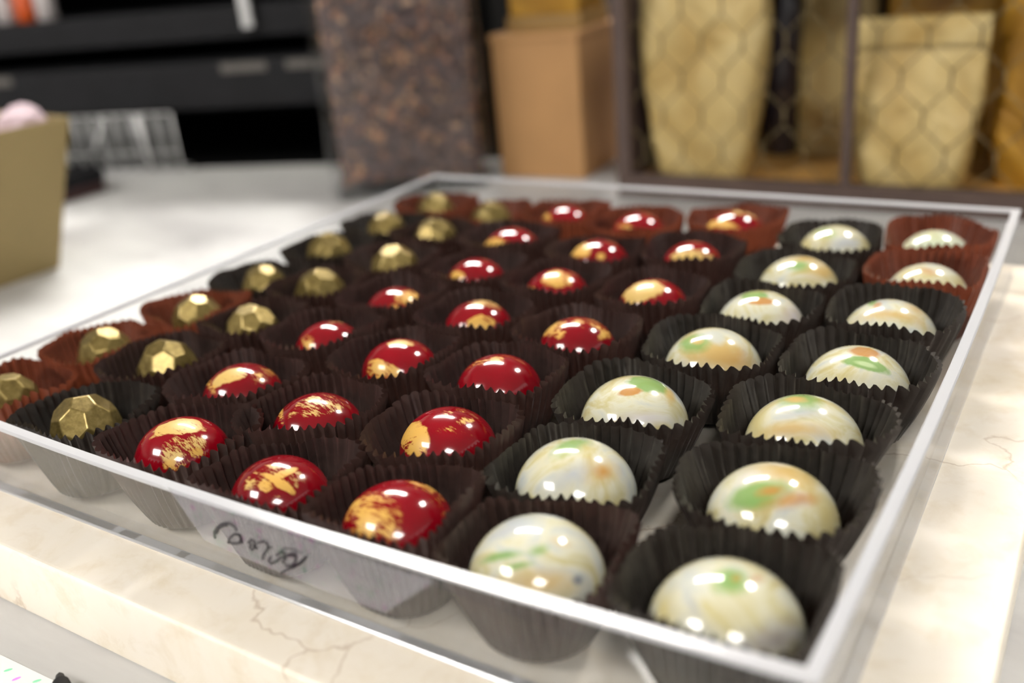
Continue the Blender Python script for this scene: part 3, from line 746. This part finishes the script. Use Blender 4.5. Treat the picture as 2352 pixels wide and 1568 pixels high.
# display case with chicken wire front
CASE = (-102.5, 288, TZ); CASE_R = .3
dc = empty('display_case', CASE, R_(CASE_R), label='dark wooden display case with chicken wire front', cat='display case')
CW, CH, CD = 420, 170, 165
mb = MB(); mb.box((0, 0, 0), (CW, 10, 14)); build('bottom_rail', mb, M['case_frame'], dc, bevel=.8)
mb = MB(); mb.box((0, 10, 0), (CW, CD, 9)); build('case_floor', mb, M['case_floor'], dc)
mb = MB(); mb.box((0, CD, 0), (CW, CD+8, CH)); build('back_panel', mb, M['case_frame'], dc)
mb = MB(); mb.box((0, 0, CH), (CW, CD+8, CH+10)); build('top_panel', mb, M['case_frame'], dc)
for px in (0, 140, 282, CW-9):
    mb = MB(); mb.box((px, 1, 11), (px+(9 if px in (0, CW-9) else 5), 9, CH)); build('front_post', mb, M['case_frame'], dc, bevel=.5)
mb = MB(); mb.box((0, CD-9, 11), (9, CD, CH)); build('back_post', mb, M['case_frame'], dc)
def chicken(name, x0, x1, z0, z1, y, side=False):
    mb = MB(); cw, chh = 25.0, 21.0; r = .42; row = 0; z = z0-6
    P = (lambda u, zz: (y, u, zz)) if side else (lambda u, zz: (u, y, zz))
    def seg(a, b):
        (u0, w0), (u1, w1) = a, b
        if min(w0, w1) < z0-.1 or max(w0, w1) > z1 or min(u0, u1) < x0 or max(u0, u1) > x1: return
        mb.tube([P(u0, w0), P(u1, w1)], r if u0 != u1 else r*1.7, 5)
    while z < z1:
        off = (row % 2)*cw/2; u = x0-cw+off
        while u < x1+cw:
            seg((u, z), (u, z+9)); seg((u, z+9), (u+cw/2, z+chh)); seg((u, z+9), (u-cw/2, z+chh)); u += cw
        z += chh; row += 1
    return build(name, mb, M['hex'], dc, smooth=True)
chicken('wire_mesh', 6, CW-6, 11, CH-2, 4.8)
mb = MB(); mb.box((1, 10, 9), (5, CD, CH)); build('side_panel', mb, M['case_frame'], dc)

def pouch(x, y, z, rz, w, d, h, label, mat='foil', top='seal', seed=1, lean=0.0, fold=None, wtop=1.12):
    rnd = random.Random(seed); e = empty('gold_pouch', (x, y, z), rz, label=label, cat='pouch', group='gold pouches in the display case')
    mb = MB(); rings = []; n = 40; steps = 22
    for j in range(steps+1):
        u = j/steps; ww = w*(1+(wtop-1)*min(1, u*1.6)); dd = d*(1-.86*max(0, (u-.25)/.75)**1.2)
        if u < .12: ww *= .94+.5*u
        ring = []
        for k in range(n):
            t = 2*PI*k/n; c, s_ = math.cos(t), math.sin(t)
            px = ww/2*math.copysign(abs(c)**.35, c); py = dd/2*math.copysign(abs(s_)**.55, s_)
            q = mnoise.noise(Vector((px*.035+seed*3, py*.05, u*3.4)))*3.4 + mnoise.noise(Vector((px*.12, seed, u*11)))*1.0
            fade = min(1, u*6)*(1 if u < .9 else (1-u)*10)
            py += q*fade; px += q*.5*fade; py += lean*u*h
            ring.append((px, py, u*h))
        rings.append(ring)
    mb.rings(rings); build('pouch_body', mb, M[mat], e, smooth=True, angle=.8)
    mb = MB(); zt = h; ww = w*wtop
    mb.box((-ww/2, lean*h-1.2, zt), (ww/2, lean*h+1.2, zt+(12 if fold is None else 4))); build('top_seal', mb, M[mat], e, bevel=.4)
    if fold:
        mb = MB(); rr = []
        for k in range(9):
            t = PI*k/8; rr.append((lean*h-3.2+3.4*math.cos(t), zt+3+3.2*math.sin(t)))
        rr += [(lean*h-6.8, zt-fold)]
        ring = []
        mb.rings([[(sx*ww/2, yy, zz) for yy, zz in rr]+[(sx*ww/2, yy-.9, zz) for yy, zz in rr[::-1]] for sx in (-1, 1)])
        build('folded_flap', mb, M[mat], e, smooth=True, angle=.7)
    return e
CZ = TZ+9
pouch(-55, 322, CZ, R_(10), 60, 38, 145, 'tall gold pouch at the left end of the display case', seed=1, wtop=1.34)
pouch(4, 402, CZ, R_(4), 50, 34, 145, 'gold pouch at the back of the case beside the middle post', 'foil', seed=2, wtop=1.06)
pouch(71, 318, CZ, R_(4), 56, 36, 88, 'gold pouch with folded top behind the wire right of the post', seed=3, fold=9, wtop=1.22)
pouch(141, 340, CZ, R_(-4), 60, 36, 140, 'amber gold pouch at the right end of the display case', 'amber', seed=5, wtop=1.15)
pouch(72, 392, CZ, R_(3), 62, 34, 145, 'amber gold pouch behind the folded one', 'amber', seed=6, wtop=1.1)
# dark bottle between the pouches
mb = MB(); n = 28; prof = [(11, 0), (12.5, 1.5), (12.5, 96), (11, 106), (6, 116), (5.4, 140)]
mb.rings([[(r*math.cos(2*PI*k/n), r*math.sin(2*PI*k/n), z) for k in range(n)] for r, z in prof])
bt = empty('dark_bottle', (-27, 388, CZ), 0, label='slim dark bottle standing between the two left gold pouches', cat='bottle')
build('bottle_body', mb, simple('dark_glass', srgb(48, 42, 46), .15, coat=.5), bt, smooth=True, angle=.8)
mb = MB(); mb.rings([[(r*math.cos(2*PI*k/n), r*math.sin(2*PI*k/n), z) for k in range(n)] for r, z in ((6.4, 140), (6.4, 156))]); build('cap', mb, M['black'], bt, bevel=.6)

# khaki carton at the left with tissue
kc = empty('open_khaki_carton', (-369.5, 58, TZ), 0, label='khaki cardboard carton with pink tissue at the far left', cat='carton')
mb = MB(); fl = 20
b0 = [(-88, -128, 0), (0, -128, 0), (0, 0, 0), (-88, 0, 0)]; b1 = [(-88-fl, -128-fl, 88), (fl, -128-fl, 88), (fl, fl, 88), (-88-fl, fl, 92)]
i1 = [(-86-fl, -126-fl, 88), (fl-2, -126-fl, 88), (fl-2, fl-2, 88), (-86-fl, fl-2, 88)]; i0 = [(-86, -126, 2), (-2, -126, 2), (-2, -2, 2), (-86, -2, 2)]
mb.rings([b0, b1, i1, i0]); build('carton_wall', mb, M['khaki'], kc)
def lump(name, cx, cy, cz, rx_, ry_, rz_, mat, seed, **kw):
    bm = bmesh.new(); bmesh.ops.create_icosphere(bm, subdivisions=4, radius=1)
    for v in bm.verts:
        q = 1+.30*mnoise.noise(v.co*1.7+Vector((seed, 0, 0)))+.12*mnoise.noise(v.co*5+Vector((0, seed, 0)))
        v.co = Vector((v.co.x*rx_*q, v.co.y*ry_*q, v.co.z*rz_*q))*U
    me = bpy.data.meshes.new(name); bm.to_mesh(me); bm.free(); me.shade_smooth()
    return link(name, me, mat, loc=(cx, cy, cz), **kw)
lump('crumpled_tissue', -372, 61, TZ+84, 13, 14, 12, M['tissue'], 4, label='crumpled pale pink tissue sticking out of the khaki carton', cat='tissue')

# flat dark tin on the counter behind it
ft = empty('flat_tin', (-557, 180, TZ), R_(2), label='flat black tin with dark red side lying on the counter', cat='tin')
mb = MB(); mb.box((-40, -34, 0), (32, 26, 9)); build('tin_base', mb, M['red_tin'], ft, bevel=.8)
mb = MB(); mb.box((-41, -35, 9), (33, 27, 20)); build('tin_lid', mb, M['black'], ft, bevel=.8)

# black shelving along the slanted back edge
ANG = math.atan2(204, 660)
sh = empty('black_shelving', (-905, 172, FL), ANG, label='tall black shelving standing behind the counter at left', cat='shelving')
o = TZ-FL; Lg = 672
for z0, z1, y0, nm, mt in ((o-32, o-6, 8, 'lower_shelf', 'deep_black'), (o+50, o+88, -6, 'tray_drawer', 'black'), (o+104, o+129, 12, 'upper_drawer', 'black'), (o+190, o+205, 16, 'upper_shelf', 'deep_black')):
    mb = MB(); mb.box((0, y0, z0), (Lg, 330, z1)); build(nm, mb, M[mt], sh, bevel=2)
mb = MB(); mb.box((0, 330, 0), (Lg, 345, o+330)); build('back_panel', mb, M['deep_black'], sh)
for xx in (-12, Lg):
    mb = MB(); mb.box((xx, 20, 0), (xx+12, 345, o+330)); build('side_panel', mb, M['deep_black'], sh)
for xx, ww in ((455, 42), (515, 36), (570, 14), (215, 30)):
    mb = MB(); mb.box((xx, -7.2, o+79), (xx+ww, -6.2, o+86)); build('highlight_strip', mb, simple('highlight_grey', srgb(92, 88, 84), .5), sh)  # grey strips stand in for highlights along the drawer's top edge
for xx, rr, hh, mt, lab in ((262, 9, 30, 'white_plastic', 'white jar on the black drawer, right of the orange one'), (240, 9, 26, 'orange', 'orange jar standing on the upper black drawer'), (218, 9, 26, 'white_plastic', 'white jar on the black drawer, left of the orange one')):
    c = sh.matrix_basis if False else None
    wx = -905+xx*math.cos(ANG)-40*math.sin(ANG); wy = 172+xx*math.sin(ANG)+40*math.cos(ANG)
    mb = MB(); n = 24
    mb.rings([[(r*math.cos(2*PI*k/n), r*math.sin(2*PI*k/n), z) for k in range(n)] for r, z in ((rr-.8, 0), (rr, 1), (rr, hh-4), (rr-2, hh-2))])
    j = empty('small_jar', (wx, wy, FL+o+129), 0, label=lab, cat='jar', group='small jars on the black shelving')
    build('jar_body', mb, M[mt], j, smooth=True, angle=.8)
    mb = MB(); mb.rings([[(r*math.cos(2*PI*k/n), r*math.sin(2*PI*k/n), z) for k in range(n)] for r, z in ((rr-1, hh-2), (rr-1, hh+5))]); build('lid', mb, M[mt], j, bevel=.5)

mb = MB(); mb.box((476, 4, o+112), (485, 8, o+188)); mb.box((476, 4, o+160), (520, 8, o+168)); build('shelf_bracket', mb, M['wire'], sh, bevel=.5)

# steel wire rack in front of the shelving
wr = empty('wire_rack', (-622, 243, TZ), ANG, label='grey steel wire rack at the back edge of the counter', cat='wire rack')
mb = MB()
for k in range(9): mb.tube([(14*k, 0, 1.2), (14*k, 0, 50)], 1.5 if k % 3 else 2.1, 8)
for z in (1.5, 17, 50): mb.tube([(0, 0, z), (112, 0, z)], .8, 8)
build('front_grid', mb, M['wire'], wr, smooth=True)
mb = MB()
for k in range(9): mb.tube([(14*k, 0, 1.2), (14*k, 16, 1.2)], 1.0, 8)
mb.tube([(0, 16, 1.2), (112, 16, 1.2)], 1.2, 8)
build('base_grid', mb, M['wire'], wr, smooth=True)
mb = MB(); mb.tube([(86, -3, 1.6), (80, -2.5, 50)], 2.6, 10); build('handle', mb, M['wire'], wr, smooth=True)
mb = MB(); mb.tube([(28, -3, 18), (48, -3, 46)], 2.0, 10); build('diagonal_brace', mb, M['wire'], wr, smooth=True)

# note card and marker in the near left corner
nc = empty('note_card', (0, 0, TZ), 0, label='white card with green and pink flecks in the near left corner', cat='card')
ang = math.atan2(.73, 23.7)
mb = MB(); dx, dy = math.cos(ang), math.sin(ang)
P0 = Vector((-118, -168.4-58*dy, 0)); ex = Vector((dx, dy, 0)); ey = Vector((-dy, dx, 0))
c = [P0, P0+ex*118, P0+ex*118-ey*62, P0-ey*62]
mb.rings([[tuple(p) for p in c], [tuple(p+Vector((0, 0, .5))) for p in c]]); build('card_sheet', mb, M['card'], nc)
def on_z(px, py, z):
    d = view_ray(px, py); k = (z-CPOS.z)/d.z; return CPOS+d*k
rnd = random.Random(11)
def flecks(name, mat, fixed, cnt):
    mb = MB(); L = [(on_z(px, py, TZ), a) for px, py, a in fixed]
    for i in range(cnt):
        u, v = rnd.uniform(4, 114), rnd.uniform(4, 58)
        L.append((P0+ex*u-ey*v, rnd.uniform(0, 3)))
    for p, a in L:
        n = 8; ring = lambda z: [(p.x+math.cos(a)*1.1*math.cos(2*PI*k/n)-math.sin(a)*.45*math.sin(2*PI*k/n), p.y+math.sin(a)*1.1*math.cos(2*PI*k/n)+math.cos(a)*.45*math.sin(2*PI*k/n), z) for k in range(n)]
        mb.rings([ring(.45), ring(.56)])
    build(name, mb, M[mat], nc, kind='stuff')
flecks('green_flecks', 'fleck_green', [(20, 1542, .9), (86, 1567, .9)], 60)
flecks('pink_flecks', 'fleck_pink', [(39, 1562, 1.1)], 50)
TIP = on_z(138, 1549, TZ+3.2); TL = on_z(150, 1640, TZ+3.2)
mk = empty('black_marker', (TIP.x, TIP.y, TZ+.5), math.atan2(TL.y-TIP.y, TL.x-TIP.x), label='black felt marker lying on the fleck card, tip showing', cat='marker')
mb = MB(); n = 20
def cyl(prof, tilt=.045):
    mb.rings([[(xx, r*math.cos(2*PI*k/n), 3.2+r*math.sin(2*PI*k/n)) for k in range(n)] for r, xx in prof])
cyl([(.3, 0), (1.0, 1.2), (1.4, 4)]); build('nib', mb, M['ink'], mk, smooth=True, angle=.8)
mb = MB(); cyl([(2.0, 4), (3.2, 10), (3.2, 80), (2.8, 82)]); build('barrel', mb, M['black'], mk, smooth=True, angle=.8)

# ------------------------------------------------------------------ ambient light and output look
w = bpy.data.worlds.new('room_ambient'); S.world = w; w.use_nodes = True
bg = w.node_tree.nodes['Background']; bg.inputs['Color'].default_value = (1, .985, .96, 1)
wn = w.node_tree.nodes; wl = w.node_tree.links          # pale ceiling overhead, darker room towards and below eye level
gm = wn.new('ShaderNodeTexCoord'); sp = wn.new('ShaderNodeSeparateXYZ'); mr = wn.new('ShaderNodeMapRange')
wl.new(gm.outputs['Generated'], sp.inputs[0]); wl.new(sp.outputs['Z'], mr.inputs['Value'])
mr.inputs['From Min'].default_value = -.1; mr.inputs['From Max'].default_value = .75; mr.inputs['To Min'].default_value = .46; mr.inputs['To Max'].default_value = .55
wl.new(mr.outputs['Result'], bg.inputs['Strength'])
S.view_settings.view_transform = 'Standard'; S.view_settings.look = 'None'; S.view_settings.exposure = 0.42; S.view_settings.gamma = 1.0
S.view_settings.use_curve_mapping = False
S.cycles.caustics_reflective = False; S.cycles.caustics_refractive = False
S.cycles.max_bounces = 12; S.cycles.transparent_max_bounces = 24; S.cycles.sample_clamp_indirect = 6.0
